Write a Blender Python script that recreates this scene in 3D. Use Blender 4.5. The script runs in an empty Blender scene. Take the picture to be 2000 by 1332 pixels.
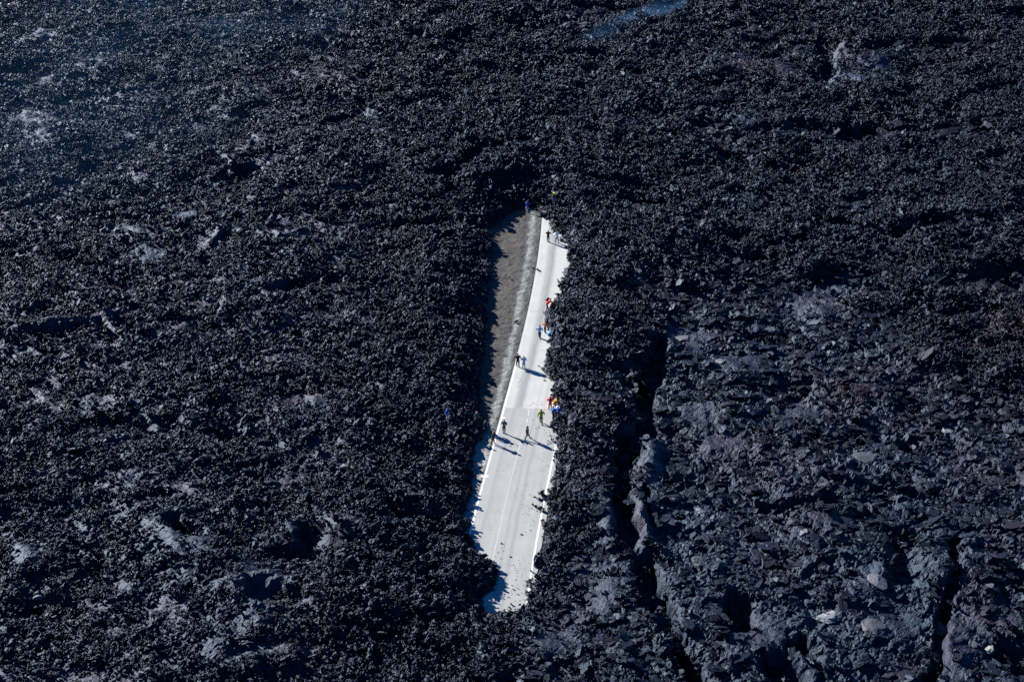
import bpy, bmesh, math, random
import numpy as np
from mathutils import Vector, Matrix, Euler
R = math.radians
random.seed(5)
rng = np.random.default_rng(11)
sc = bpy.context.scene
C = sc.collection

# ------------------------------------------------------------------ camera, sky, sun, exposure
F = 3889.0            # focal length in photo pixels (2000 wide)
PITCH = R(32)
CAMH = 128.0
cam = bpy.data.cameras.new('camera'); co = bpy.data.objects.new('camera', cam); C.objects.link(co)
cam.sensor_width = 36; cam.lens = F / 2000 * 36; cam.clip_start = 1; cam.clip_end = 20000
co.location = (0, 0, CAMH); co.rotation_euler = (R(90) - PITCH, 0, 0)
sc.camera = co

SUN_EL = R(24)
SUN_DIR = Vector((-0.80, 0.60, 0)).normalized() * math.cos(SUN_EL) + Vector((0, 0, math.sin(SUN_EL)))   # towards the sun
w = bpy.data.worlds.new('World'); sc.world = w; w.use_nodes = True
nt = w.node_tree; nt.nodes.clear()
sky = nt.nodes.new('ShaderNodeTexSky'); sky.sky_type = 'NISHITA'; sky.sun_disc = False
sky.sun_elevation = SUN_EL; sky.sun_rotation = math.atan2(SUN_DIR.x, SUN_DIR.y)
sky.air_density = 1.0; sky.dust_density = 0.0; sky.ozone_density = 6.0
bg = nt.nodes.new('ShaderNodeBackground'); bg.inputs['Strength'].default_value = 0.05
wo = nt.nodes.new('ShaderNodeOutputWorld')
tint = nt.nodes.new('ShaderNodeMix'); tint.data_type = 'RGBA'; tint.blend_type = 'MULTIPLY'; tint.inputs[0].default_value = 1
tint.inputs[7].default_value = (.16, .62, 1.0, 1)      # deep clear polar blue
nt.links.new(sky.outputs[0], tint.inputs[6]); nt.links.new(tint.outputs[2], bg.inputs['Color']); nt.links.new(bg.outputs[0], wo.inputs[0])
sl = bpy.data.lights.new('sun', 'SUN'); sl.energy = 5.0; sl.angle = R(0.5); sl.color = (1.0, 0.975, 0.95)
so = bpy.data.objects.new('sun', sl); C.objects.link(so)
so.rotation_euler = SUN_DIR.to_track_quat('Z', 'Y').to_euler(); so.location = (-200, 300, 200)
sc.view_settings.view_transform = 'Standard'; sc.view_settings.look = 'None'
sc.view_settings.gamma = 1; sc.view_settings.exposure = 1.35
sc.cycles.use_denoising = False
sc.cycles.max_bounces = 4; sc.cycles.diffuse_bounces = 2; sc.cycles.glossy_bounces = 2

# ------------------------------------------------------------------ helpers
def scale_at(py): return (F * math.sin(PITCH) + (py - 666) * math.cos(PITCH)) / CAMH     # px per metre on the ground
def at(px, py, z=0.0):
    v, u = py - 666, px - 1000
    dn = math.sin(PITCH) + v / F * math.cos(PITCH); fw = math.cos(PITCH) - v / F * math.sin(PITCH)
    t = (CAMH - z) / dn
    return u / F * t, fw * t
def tag(o, label=None, cat=None, group=None, kind=None):
    if label: o['label'] = label
    if cat: o['category'] = cat
    if group: o['group'] = group
    if kind: o['kind'] = kind
    return o
def link(o, parent=None):
    C.objects.link(o)
    if parent: o.parent = parent
    return o
def mesh_np(name, co_, faces_flat=None, loops=None, mat=None, smooth=False):
    """faces_flat int array of quads/tris with constant vertex count `loops`"""
    me = bpy.data.meshes.new(name)
    me.vertices.add(len(co_)); me.vertices.foreach_set('co', np.asarray(co_, np.float32).ravel())
    if faces_flat is not None and len(faces_flat):
        n = len(faces_flat) // loops
        me.loops.add(n * loops); me.loops.foreach_set('vertex_index', np.asarray(faces_flat, np.int32))
        me.polygons.add(n); me.polygons.foreach_set('loop_start', np.arange(0, n * loops, loops, dtype=np.int32))
        me.polygons.foreach_set('use_smooth', np.full(n, smooth))
    me.update(calc_edges=True)
    if mat: me.materials.append(mat)
    return me
def attr(me, name, data, typ='FLOAT'):
    a = me.attributes.new(name, typ, 'POINT')
    key = 'vector' if typ == 'FLOAT_VECTOR' else 'value'
    a.data.foreach_set(key, np.ascontiguousarray(data, np.int32 if typ == 'INT' else np.float32).ravel())
# --- numpy noise
_T = np.random.default_rng(3).permutation(4096)
_V = np.random.default_rng(4).random((4096, 4))
def _h(ix, iy, seed): return _T[(_T[(ix + seed * 131) & 4095] + iy) & 4095]
def vn(x, y, seed=0):
    xi = np.floor(x).astype(np.int64); yi = np.floor(y).astype(np.int64)
    fx = x - xi; fy = y - yi
    fx = fx * fx * fx * (fx * (fx * 6 - 15) + 10); fy = fy * fy * fy * (fy * (fy * 6 - 15) + 10)
    a = _V[_h(xi, yi, seed), 0]; b = _V[_h(xi + 1, yi, seed), 0]
    c = _V[_h(xi, yi + 1, seed), 0]; d = _V[_h(xi + 1, yi + 1, seed), 0]
    return (a * (1 - fx) + b * fx) * (1 - fy) + (c * (1 - fx) + d * fx) * fy - 0.5
def fbm(x, y, sc_, octv=4, seed=0, gain=.5):
    s = 0; a = 1.0; f = 1.0 / sc_
    for o in range(octv):
        s = s + a * vn(x * f + 17.3 * o, y * f - 9.1 * o, seed + o); a *= gain; f *= 2.03
    return s
def blocks(x, y, cell, seed, tilt):
    """cells with their own height and tilt, and the gap between neighbours"""
    u = x / cell; v = y / cell
    xi = np.floor(u).astype(np.int64); yi = np.floor(v).astype(np.int64)
    d1 = np.full(x.shape, 9.0); d2 = np.full(x.shape, 9.0); h = np.zeros(x.shape)
    for dx in (-1, 0, 1):
        for dy in (-1, 0, 1):
            k = _h(xi + dx, yi + dy, seed)
            cx = xi + dx + _V[k, 0]; cy = yi + dy + _V[k, 1]
            ex = u - cx; ey = v - cy
            d = np.sqrt(ex * ex + ey * ey)
            k2 = (k * 7 + 13) & 4095
            hh = _V[k, 2] - .5 + tilt * ((_V[k2, 0] - .5) * ex + (_V[k2, 1] - .5) * ey) * 2
            nearer = d < d1
            d2 = np.where(nearer, d1, np.minimum(d2, d))
            h = np.where(nearer, hh, h); d1 = np.where(nearer, d, d1)
    return h, d2 - d1
def sstep(a, b, x):
    t = np.clip((x - a) / (b - a), 0, 1); return t * t * (3 - 2 * t)
def polydist(x, y, P, closed=True):
    P = np.asarray(P); n = len(P)
    best = np.full(x.shape, 1e9); inside = np.zeros(x.shape, bool)
    for i in range(n if closed else n - 1):
        ax, ay = P[i]; bx, by = P[(i + 1) % n]
        ex, ey = bx - ax, by - ay
        t = np.clip(((x - ax) * ex + (y - ay) * ey) / (ex * ex + ey * ey + 1e-12), 0, 1)
        best = np.minimum(best, (x - ax - t * ex) ** 2 + (y - ay - t * ey) ** 2)
        if closed and ay != by:
            inside ^= ((ay > y) != (by > y)) & (x < ex * (y - ay) / (by - ay) + ax)
    d = np.sqrt(best)
    return np.where(inside, -d, d) if closed else d

# ------------------------------------------------------------------ materials
class N:
    def __init__(s, name):
        s.m = bpy.data.materials.new(name); s.m.use_nodes = True
        s.t = s.m.node_tree; s.b = s.t.nodes['Principled BSDF']
    def n(s, typ, **kw):
        nd = s.t.nodes.new(typ)
        for k, v in kw.items(): setattr(nd, k, v)
        return nd
    def l(s, a, b): s.t.links.new(a, b)
    def attr(s, name, typ='GEOMETRY'):
        return s.n('ShaderNodeAttribute', attribute_name=name, attribute_type=typ).outputs['Fac']
    def pos(s): return s.n('ShaderNodeNewGeometry').outputs['Position']
    def noise(s, vec, scale, detail=4, rough=.55, dist=0):
        nd = s.n('ShaderNodeTexNoise'); nd.inputs['Scale'].default_value = scale
        nd.inputs['Detail'].default_value = detail; nd.inputs['Roughness'].default_value = rough
        nd.inputs['Distortion'].default_value = dist
        if vec is not None: s.l(vec, nd.inputs['Vector'])
        return nd.outputs['Fac']
    def ramp(s, fac, stops):
        nd = s.n('ShaderNodeValToRGB'); e = nd.color_ramp.elements
        while len(e) < len(stops): e.new(.5)
        for k, (p, c) in zip(e, stops): k.position = p; k.color = (*c, 1) if len(c) == 3 else c
        s.l(fac, nd.inputs[0]); return nd.outputs[0]
    def mix(s, fac, a, b, mode='MIX'):
        nd = s.n('ShaderNodeMix', data_type='RGBA', blend_type=mode)
        for sock, v in ((nd.inputs[0], fac), (nd.inputs[6], a), (nd.inputs[7], b)):
            if hasattr(v, 'links'): s.l(v, sock)
            elif isinstance(v, (tuple, list)): sock.default_value = (*v, 1)
            else: sock.default_value = v
        return nd.outputs[2]
    def math(s, op, a, b=0.0, c=0.0):
        nd = s.n('ShaderNodeMath', operation=op)
        for sock, v in zip(nd.inputs, (a, b, c)):
            if hasattr(v, 'links'): s.l(v, sock)
            else: sock.default_value = v
        return nd.outputs[0]
    def bump(s, h, dist, strength=1.0):
        nd = s.n('ShaderNodeBump'); nd.inputs['Distance'].default_value = dist; nd.inputs['Strength'].default_value = strength
        s.l(h, nd.inputs['Height']); s.l(nd.outputs[0], s.b.inputs['Normal'])
    def done(s, col, rough=.6, spec=.5):
        if hasattr(col, 'links'): s.l(col, s.b.inputs['Base Color'])
        else: s.b.inputs['Base Color'].default_value = (*col, 1)
        if hasattr(rough, 'links'): s.l(rough, s.b.inputs['Roughness'])
        else: s.b.inputs['Roughness'].default_value = rough
        s.b.inputs['Specular IOR Level'].default_value = spec
        return s.m

def lava_colour(n, p, tone):
    hue = n.noise(p, .09, 3, .6)
    base = n.ramp(hue, [(.30, (.0018, .0048, .0092)), (.47, (.0030, .0047, .0098)), (.60, (.0058, .0048, .0092)), (.76, (.0090, .0062, .0076))])
    fine = n.noise(p, 2.6, 5, .7)
    k = n.math('MULTIPLY_ADD', fine, 1.5, .28)
    k = n.math('MULTIPLY', k, tone)
    return n.mix(1.0, base, n.ramp_val(k), 'MULTIPLY')
def _ramp_val(s, v):
    nd = s.n('ShaderNodeCombineColor')
    for i in range(3): s.l(v, nd.inputs[i])
    return nd.outputs[0]
N.ramp_val = _ramp_val

def mat_lava():
    n = N('black_lava'); p = n.pos()
    pale = n.attr('pale'); brown = n.attr('brown')
    tone = n.math('MULTIPLY_ADD', pale, 2.6, 1.0)
    col = lava_colour(n, p, tone)
    rust = n.mix(1.0, col, (3.0, 1.2, .75), 'MULTIPLY')
    col = n.mix(brown, col, rust)
    wv = n.n('ShaderNodeTexWave', wave_type='RINGS'); wv.inputs['Scale'].default_value = 1.1
    wv.inputs['Distortion'].default_value = 9; wv.inputs['Detail'].default_value = 3; n.l(p, wv.inputs['Vector'])
    h = n.math('ADD', n.noise(p, 3.2, 6, .75), n.math('MULTIPLY', wv.outputs['Fac'], n.math('MULTIPLY', n.attr('slab'), .12)))
    n.bump(h, .20, .7)
    n.b.inputs['Specular Tint'].default_value = (.50, .72, 1, 1)
    return n.done(col, n.ramp_val(n.math('MULTIPLY_ADD', n.noise(p, 1.1, 2), -.3, .66)), .5)
def mat_rubble(name, slab):
    n = N(name); p = n.pos()
    tone = n.attr('tone', 'INSTANCER')
    col = lava_colour(n, p, tone)
    rust = n.mix(1.0, col, (3.0, 1.2, .75), 'MULTIPLY')
    col = n.mix(n.attr('brown', 'INSTANCER'), col, rust)
    n.bump(n.noise(p, 7.0 if not slab else 5.0, 4, .75), .10 if not slab else .06, .8)
    n.b.inputs['Specular Tint'].default_value = (.50, .72, 1, 1)
    return n.done(col, .55 if slab else .45, .36 if slab else .42)
M_LAVA = mat_lava(); M_RUB = mat_rubble('lava_clinker', False); M_SLAB = mat_rubble('lava_plates', True)
def mat_plain(name, col, rough=.7, var=.25, scale=8, bump=.0, spec=.4):
    n = N(name); p = n.n('ShaderNodeTexCoord').outputs['Object']
    f = n.noise(p, scale, 4, .65)
    c = n.mix(1.0, col, n.ramp_val(n.math('MULTIPLY_ADD', f, 2 * var, 1 - var)), 'MULTIPLY')
    if bump: n.bump(f, bump, .7)
    return n.done(c, rough, spec)

# ------------------------------------------------------------------ the road line
Lp = [(1062,428),(1057.6,468),(1050,520),(1041,570),(1035,604.5),(1024.6,650),(1014,695),(1003.6,740),(991.6,776),(976.6,824),(960,880),(956.6,896),(938.5,951)]
Rp = [(1084,859),(1077,900),(1058,1003),(1054,1035),(1045,1079),(1037,1122),(1027,1187)]
Lg = np.array([at(*q) for q in Lp]); Rg = np.array([at(*q) for q in Rp])
cR0 = np.polyfit(Rg[:, 1], Rg[:, 0], 1)
extraL = np.array([(np.polyval(cR0, y) - 7.1, y) for y in (150, 156, 162, 168)])
pL = np.polyfit(np.r_[Lg[:, 1], extraL[:, 1]] - 190, np.r_[Lg[:, 0], extraL[:, 0]], 4)
sel = Lg[:, 1] > 190
pR = np.polyfit(np.r_[Rg[:, 1], Lg[sel, 1]] - 190, np.r_[Rg[:, 0], Lg[sel, 0] + 6.85], 4)
def xLR(y): return np.polyval(pL, y - 190), np.polyval(pR, y - 190)
def lat(x, y):
    a, b = xLR(y); return -3.5 + 7 * (x - a) / (b - a)
def road_x(u, y):
    a, b = xLR(y); return a + (u + 3.5) / 7 * (b - a)

# ------------------------------------------------------------------ lava: the opening, heights, zones
OPEN = [(1032,404),(1006,408),(988,419),(972,432),(956,443),(953,460),(966,472),(960,486),(956,505),(955,530),(956,548),(947,562),(950,576),(945,592),
 (948,628),(949,642),(945,660),(944,680),(945,696),(938,706),(935,722),(935,742),(936,770),(935,792),(938,802),(942,822),(942,836),(944,850),(928,864),(925,884),(926,896),
 (922,912),(921,930),(921,950),(922,968),(914,980),(908,1003),(906,1014),(915,1022),(914,1032),(924,1046),(927,1064),(936,1082),(950,1092),(966,1104),(974,1116),
 (970,1132),(960,1150),(948,1166),(941,1180),(944,1192),(955,1198),(966,1203),(976,1201),(986,1193),(1005,1191),(1020,1189),(1028,1192),
 (1031,1180),(1031,1165),(1040,1145),(1049,1133),(1053,1110),(1060,1080),(1064,1060),(1068,1036),(1076,1004),(1077,985),(1070,968),(1078,950),(1083,928),(1090,892),(1092,880),
 (1086,862),(1089,850),(1081,840),(1079,828),(1083,812),(1090,796),(1080,780),(1077,772),(1080,760),(1081,745),(1070,737),(1067,728),(1058,721),(1065,706),(1070,695),(1066,686),(1074,676),(1065,666),(1078,655),(1086,648),
 (1073,645),(1066,633),(1068,622),(1066,610),(1080,600),(1082,586),(1095,575),(1100,563),(1093,556),(1100,542),(1099,532),(1115,523),(1109,505),(1110,492),(1117,484),(1098,471),(1095,463),(1103,458),
 (1085,455),(1079,447),(1075,440),(1076,433),(1066,427),(1060,424),(1055,414)]
OPENG = np.array([at(*q) for q in OPEN])
SLABZ = np.array([at(*q, 1.0) for q in [(1270,560),(1420,535),(1560,560),(1700,620),(1830,720),(2060,800),(2060,1400),(1370,1400),(1330,1250),(1290,1090),(1255,1000),(1262,880),(1290,820),(1300,700)]])
SLABZ2 = np.array([at(*q, 1.5) for q in [(1180,900),(1240,1060),(1270,1160),(1320,1400),(900,1400),(1060,1215),(1100,1180),(1150,1000)]])
def G(px, py, rx, ry, z=1.5):          # ellipse of the photo as metres on the ground
    x, y = at(px, py, z); s = scale_at(py); return x, y, rx / s, ry / s / math.sin(PITCH + math.atan((py - 666) / F))
# smooth crust patches: px, py, rx, ry, pale, dz, brown
PATCH = [(275,347,30,14,.75,.5,.6),(362,416,26,11,.95,.5,0),(425,396,26,9,.6,.3,0),(85,75,42,12,.5,.4,.2),(172,128,40,16,.7,.4,.2),(60,225,60,16,.45,.5,.1),(75,262,40,16,.55,.5,.2),
 (270,450,70,16,.4,.4,0),(290,490,42,24,.6,.5,0),(410,470,30,18,.4,.4,.2),(545,455,40,12,.35,.4,.1),(600,470,18,20,.35,.5,.2),(700,625,30,12,.6,.4,.5),(545,692,22,10,.55,.4,.3),(520,585,22,8,.4,.3,.9),
 (320,1035,34,22,.5,.7,.1),(360,1080,60,24,.4,.7,.2),(42,1088,28,18,.45,.9,.1),(588,1048,34,22,.35,.9,.5),(655,1042,50,28,.5,1.1,.9),(630,1092,16,12,.5,.6,.9),(671,910,18,8,1.3,.3,.3),(365,1135,36,14,.45,.8,0),
 (68,1166,30,12,1.1,.6,.2),(500,1160,50,36,.3,1.3,.3),(270,790,14,8,.6,.3,.2),(300,830,34,12,.5,.3,.3),(620,790,24,26,.45,.4,.2),(245,1140,20,14,.4,.5,0),(545,1150,20,12,.4,.5,.5),
 (1450,125,66,22,.9,.2,.8),(1530,138,50,18,.8,.2,.6),(1695,122,58,14,.95,.7,.15),(1655,105,13,34,.9,.8,.1),(1640,140,24,18,.7,.7,.1),(1675,155,54,14,.9,.8,0),(1720,135,28,10,.9,.8,.1),(1230,240,22,12,.5,.2,.1),(1450,235,60,10,.4,.2,0),(1470,390,44,16,.4,.2,0),(1885,440,22,12,.6,.3,0),
 (1600,575,60,26,.45,.0,0),(1560,790,60,14,.4,0,.2),(1450,700,60,18,.35,0,0),(1345,640,60,22,.4,0,0),(1400,860,60,28,.35,0,.3),(1350,800,46,20,.45,.2,.1),
 (1268,900,20,60,.55,.9,.3),(1255,1010,12,70,.75,1.0,.9),(1500,1230,70,34,.35,.2,.3),(1745,1205,60,28,.30,.2,0),(1860,1250,30,60,.45,.5,.3),(1940,1210,60,20,.3,.3,0),(1700,1140,30,26,.5,.2,0),(1620,1010,40,18,.3,.0,.4),
 (1170,1130,60,60,.3,.3,0),(1190,1010,30,40,.45,.4,0),(1120,1160,26,30,.35,.3,.1),(1080,1240,50,36,.3,.2,.1)]
PATCHG = [(*G(a, b, c, d), e, f, g) for a, b, c, d, e, f, g in PATCH]
# mounds: px, py, radius m, dz
MOUND = [(900,1120,3.2,1.0),(938,1112,2.4,1.15),(895,1030,2.5,.4),(1140,830,5,.8),(1180,700,6,.8),(1215,800,4,1.0),(1170,980,4,.8),(950,385,5,.8),(930,340,9,1.2),(1000,310,6,.8),(1100,400,6,.6),
 (850,480,6,.5),(880,560,6,.5),(700,1060,7,1.2),(480,1190,9,1.2),(330,1050,5,1.2),(1300,480,8,.8),(1130,620,3,.4),(1750,1130,5,.8),(1880,1120,4,.8),(1440,1150,4,.6)]
MOUNDG = [(*at(a, b, 1.5), c, d) for a, b, c, d in MOUND]
# dark clefts: polyline px, half width m, depth m
CLEFT = [([(1284,668),(1284,700),(1270,740)],1.2,1.7),([(1262,740),(1256,790),(1262,850)],1.15,1.9),([(1230,850),(1216,900),(1208,950),(1216,1010),(1232,1050)],1.25,2.2),
 ([(1262,1095),(1268,1140),(1276,1170)],1.4,2.2),([(1290,1165),(1312,1240),(1336,1290),(1362,1340)],1.0,2.4),([(1246,870),(1256,930),(1272,1010)],.25,.8),
 ([(1438,1175),(1446,1212)],1.4,2.2),([(1560,1245),(1552,1262)],1.1,2.2),([(1765,1040),(1768,1130)],1.6,1.8),([(1862,1050),(1866,1150),(1840,1230),(1838,1290),(1800,1340)],.6,1.5),
 ([(1520,1300),(1545,1330)],1.6,2.2),([(1590,1260),(1600,1300)],.9,1.4),([(1975,1270),(1995,1290)],1.8,1.8),([(1620,930),(1780,960)],.8,1.0),([(1500,990),(1640,975)],.7,1.0),
 ([(740,446),(830,440),(900,434),(955,428)],1.5,1.6),([(870,356),(905,338),(975,304),(1025,292)],1.6,1.5),([(880,360),(885,385)],1.6,1.2),([(455,345),(490,338)],2.0,1.5),([(480,240),(470,225)],1.3,1.0),
 ([(610,1050),(640,1080),(590,1090)],1.6,2.0),([(345,1040),(372,1060)],1.2,1.5),([(500,1180),(560,1190)],1.6,1.8),([(440,850),(520,870)],1.6,1.3),([(70,1175),(130,1200)],1.8,1.6),([(1610,90),(1622,130),(1600,170)],1.6,1.6),
 ([(1370,510),(1480,500),(1560,520)],1.2,1.2),([(1400,300),(1520,330)],1.2,1.1),([(1640,440),(1760,470)],1.2,1.1),([(1180,560),(1260,590)],1.0,1.0),([(540,570),(660,550)],1.4,1.2),([(120,500),(260,540)],1.4,1.1),([(200,830),(330,840)],1.5,1.2),
 ([(1850,650),(1960,690)],1.3,1.2),([(1470,650),(1560,640)],1.1,1.2),([(1680,840),(1800,870)],1.1,1.2),([(830,960),(905,940)],1.2,1.1),([(760,1000),(840,1030)],1.2,1.1),([(850,1150),(940,1190)],1.5,1.4),([(700,830),(770,850)],1.3,1.1)]
CLEFTG = [(np.array([at(*q, 1.2) for q in p]), w_, d_) for p, w_, d_ in CLEFT]
RIDGE = [([(-20,660),(60,646),(140,636),(205,630)],.8,.8,.75),([(212,628),(225,648),(250,664),(285,676)],.5,.6,.8),([(205,630),(232,618)],.5,.5,.6),([(415,470),(440,440),(470,455)],.6,.6,.5),([(540,460),(560,470),(600,448)],.6,.6,.5),([(430,300),(455,315),(450,350)],.5,.6,.4)]
RIDGEG = [(np.array([at(*q, 1.5) for q in p]), w_, d_, pl) for p, w_, d_, pl in RIDGE]

def field(x, y, full=True):
    x = np.asarray(x, float); y = np.asarray(y, float)
    wx = .45 * fbm(x, y, 1.1, 3, 40); wy = .45 * fbm(x, y, 1.1, 3, 50)
    near = (np.abs(x - 2) < 24) & (y > 140) & (y < 252)
    d = np.full(x.shape, 15.0)
    d[near] = polydist(x[near] + wx[near], y[near] + wy[near], OPENG)
    T = 1.65 + .9 * fbm(x, y, 26, 3, 1) + 1.1 * fbm(x, y, 8, 3, 2)
    for cx, cy, r, dz in MOUNDG: T = T + dz * np.exp(-((x - cx) ** 2 + (y - cy) ** 2) / (r * r))
    ww = .8 * fbm(x, y, 2.2, 3, 60); wv_ = .8 * fbm(x, y, 2.2, 3, 70)
    slab = sstep(-3, 2, -polydist(x + 6 * fbm(x, y, 9, 3, 65), y + 6 * fbm(x, y, 9, 3, 66), SLABZ))
    slab = np.maximum(slab, .65 * sstep(-2, 2, -polydist(x, y, SLABZ2)))
    slab = np.maximum(slab, .85 * sstep(.17, .30, fbm(x * .6 + y * .1, y * 1.25, 9, 4, 67)) * sstep(6, 14, x))
    left = sstep(-14, -22, x + 2.5 * fbm(x, y, 12, 2, 77))          # the older, more weathered crust on the left
    pale = np.zeros(x.shape); brown = np.zeros(x.shape); smooth = np.zeros(x.shape); dzp = np.zeros(x.shape)
    for cx, cy, rx, ry, pl, dz, br in PATCHG:
        lf = 1.9 if cx < -12 else 1.0
        q = ((x - cx + ww * lf + .5 * lf * wx) / rx) ** 2 + ((y - cy + wv_ * lf + .5 * lf * wy) / ry) ** 2
        m = np.exp(-q * q * .7)
        pale = np.maximum(pale, pl * m); smooth = np.maximum(smooth, m); brown = np.maximum(brown, br * m); dzp = np.maximum(dzp, dz * np.exp(-q * .8))
    xr, yr = x * .93 + y * .36, y * .93 - x * .36
    sn = fbm(xr * .55, yr * 1.7, 3.2, 5, 31, .6) + .5 * fbm(x, y, 16, 2, 32)
    stk = sstep(.12, .30, sn) * sstep(-10, -24, x) 
    pale = np.maximum(pale, .62 * stk); smooth = np.maximum(smooth, .75 * stk); brown = np.maximum(brown, .55 * stk)
    T = T + dzp * np.where(x < -12, .45, 1.0) - .7 * slab
    for P, w_, dp, pl in RIDGEG:
        g = polydist(x + ww * .6, y + wv_ * .6, P, False); m = np.exp(-(g / w_) ** 2)
        T = T + dp * m; pale = np.maximum(pale, pl * m); smooth = np.maximum(smooth, .8 * m)
    for P, w_, dp in CLEFTG:
        g = polydist(x + ww, y + wv_, P, False)
        T = T - dp * np.exp(-(g / w_) ** 4)
    T = np.maximum(T, np.where(d > 6, -1.8, .35) + .2 * fbm(x, y, 2, 2, 90))
    st = .26 * sstep(0, .35, d)
    z = st + (T - .26) * (1 - np.exp(-np.maximum(d - .25, 0) / np.where(x < road_x(0, y), 3.6, 2.0)))
    # rough clinker
    h1, e1 = blocks(x + ww * .8, y + wv_ * .8, 1.25, 5, 1.1)
    h2, e2 = blocks(x + wx * .8, y + wy * .8, .75, 6, 1.1)
    rd = 1 - 2 * np.abs(fbm(x * .75 + y * .35, y * 1.3 - x * .25, 3.4, 4, 14, .6))
    aa = .34 * h1 * sstep(0, .2, e1) + .40 * h2 * sstep(0, .22, e2) + .85 * fbm(x, y, 5.5, 5, 7, .55) + .55 * (rd - .6)
    s1, f1 = blocks(x + ww * .8, (y + wv_ * .8) * 1.25, 2.6, 8, .65)
    s2, f2 = blocks(x + wx, y + wy, 1.0, 9, .8)
    sl = .42 * s1 - .22 * (1 - sstep(0, .10, f1)) + .22 * s2 - .10 * (1 - sstep(0, .15, f2)) + .36 * fbm(x, y, 4.5, 4, 10) + .18 * (.5 - np.abs(fbm(x + ww * 1.5, y * 1.5 + wv_ * 1.5, 1.3, 3, 15, .6)) * 2) + .07 * (.5 - np.abs(fbm(x * 1.4 + wx * 2, y + wy * 2, .6, 2, 16)) * 2)
    det = aa * (1 - slab) + sl * slab
    sm = .18 * fbm(x, y, 1.6, 5, 12, .65) - .12 * np.abs(fbm(x, y, 2.6, 2, 13)) * 2
    k = np.clip(smooth, 0, 1)
    sl2 = .55 * fbm(xr * .6, yr * 1.6, 2.4, 5, 36, .6) + .35 * (.5 - np.abs(fbm(xr * .6 + wx, yr * 1.5 + wy, 1.5, 4, 37, .6)) * 2)
    det = det * (1 - .55 * left) + sl2 * .75 * left
    det = det * (1 - .85 * k) + sm * k
    z = z + det * (.25 + .75 * sstep(.2, 1.6, d)) * sstep(-.1, .25, d)
    yfar = sstep(222, 234, y); ynear = sstep(171, 164, y)
    cap = (.20 - .08 * yfar + .18 * ynear) + d * (.40 - .04 * yfar + .22 * ynear) + .5 * sstep(5, 11, d) * d
    isl = (x < road_x(.5, y)) & (y > 152)
    z = np.where(isl & (z > cap), cap + .12 * (z - cap), z)
    z = np.where(d < 0, -.25 + np.maximum(d, -1) * .3, np.where(d > 6, z, np.maximum(z, .05)))
    if not full: return z
    brown = np.maximum(brown, sstep(.02, .28, fbm(x, y, 14, 3, 88)) * .55)
    brown = np.maximum(brown, np.exp(-(((x - 62) / 15) ** 2 + ((y - 205) / 30) ** 2)) * 1.0)
    pale = np.maximum(pale, .38 * left * sstep(-.05, .4, fbm(xr * .6, yr * 1.6, 4, 5, 38, .65)))
    pale = np.maximum(pale, .25 * slab * sstep(-.1, .3, fbm(x, y, 5, 3, 89)))
    return z, d, slab, k, np.clip(pale, 0, 2), np.clip(brown, 0, 1), left

def hit(px, py):
    z = 0.0
    for _ in range(14):
        x, y = at(px, py, z); z2 = float(field(np.array([x]), np.array([y]), False)[0]); z = .5 * z + .5 * max(z2, 0)
    x, y = at(px, py, z); return x, y, z

# ------------------------------------------------------------------ terrain
def grid_faces(nx, ny):
    i = np.arange((nx - 1) * (ny - 1)); r = i // (nx - 1); c = i % (nx - 1); a = r * nx + c
    return np.stack([a, a + 1, a + nx + 1, a + nx], 1)
X0, X1, Y0, Y1, ST = -112, 112, 128, 352, .19
xs = np.arange(X0, X1 + 1e-6, ST); ys = np.arange(Y0, Y1 + 1e-6, ST)
gx, gy = np.meshgrid(xs, ys)
gz, gd, gslab, gsm, gpale, gbrown, gleft = field(gx, gy)
fc = grid_faces(len(xs), len(ys))
keep = (gd.ravel()[fc] > -.5).any(1)
# keep a roomy wedge round the view
yy = gy.ravel()[fc[:, 0]]; xx = gx.ravel()[fc[:, 0]]
keep &= np.abs(xx) < (.285 * np.sqrt(yy ** 2 + CAMH ** 2) + 22)
fc = fc[keep]
used = np.zeros(gx.size, bool); used[fc.ravel()] = True
remap = np.cumsum(used) - 1
jx = (.10 * fbm(gx, gy, .6, 2, 33)).ravel(); jy = (.10 * fbm(gx, gy, .6, 2, 34)).ravel()
me = mesh_np('terrain', np.stack([gx.ravel() + jx, gy.ravel() + jy, gz.ravel()], 1)[used], remap[fc].ravel(), 4, M_LAVA, False)
for nme, a in (('slab', gslab), ('pale', gpale), ('brown', gbrown)): attr(me, nme, a.ravel()[used])
terrain = link(bpy.data.objects.new('terrain', me))
tag(terrain, 'black rough lava field that has flowed around and over the road', 'lava field', kind='structure')

# coarse sheet out to the horizon (its hole lies under the fine terrain)
cx_ = np.concatenate([np.linspace(-6000, -140, 40), np.arange(-112, 113, 8), np.linspace(140, 6000, 40)])
cy_ = np.concatenate([np.linspace(-6000, 100, 40), np.arange(136, 345, 8), np.linspace(380, 9000, 50)])
hx, hy = np.meshgrid(cx_, cy_)
hz = .8 + 1.0 * fbm(hx, hy, 40, 3, 1) + 2.5 * fbm(hx, hy, 200, 3, 21)
inn = (np.abs(hx) < 26) & (hy > 128) & (hy < 262); hz[inn] = -1.5
inr = (np.abs(hx) < 100) & (hy > 132) & (hy < 345); hz[inr & ~inn] = -4.5
far = mesh_np('distant_terrain', np.stack([hx, hy, hz], -1).reshape(-1, 3), grid_faces(len(cx_), len(cy_)).ravel(), 4, M_LAVA, True)
tag(link(bpy.data.objects.new('distant_terrain', far)), 'dark lava plain reaching out to the horizon', 'lava plain', kind='structure')

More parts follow.
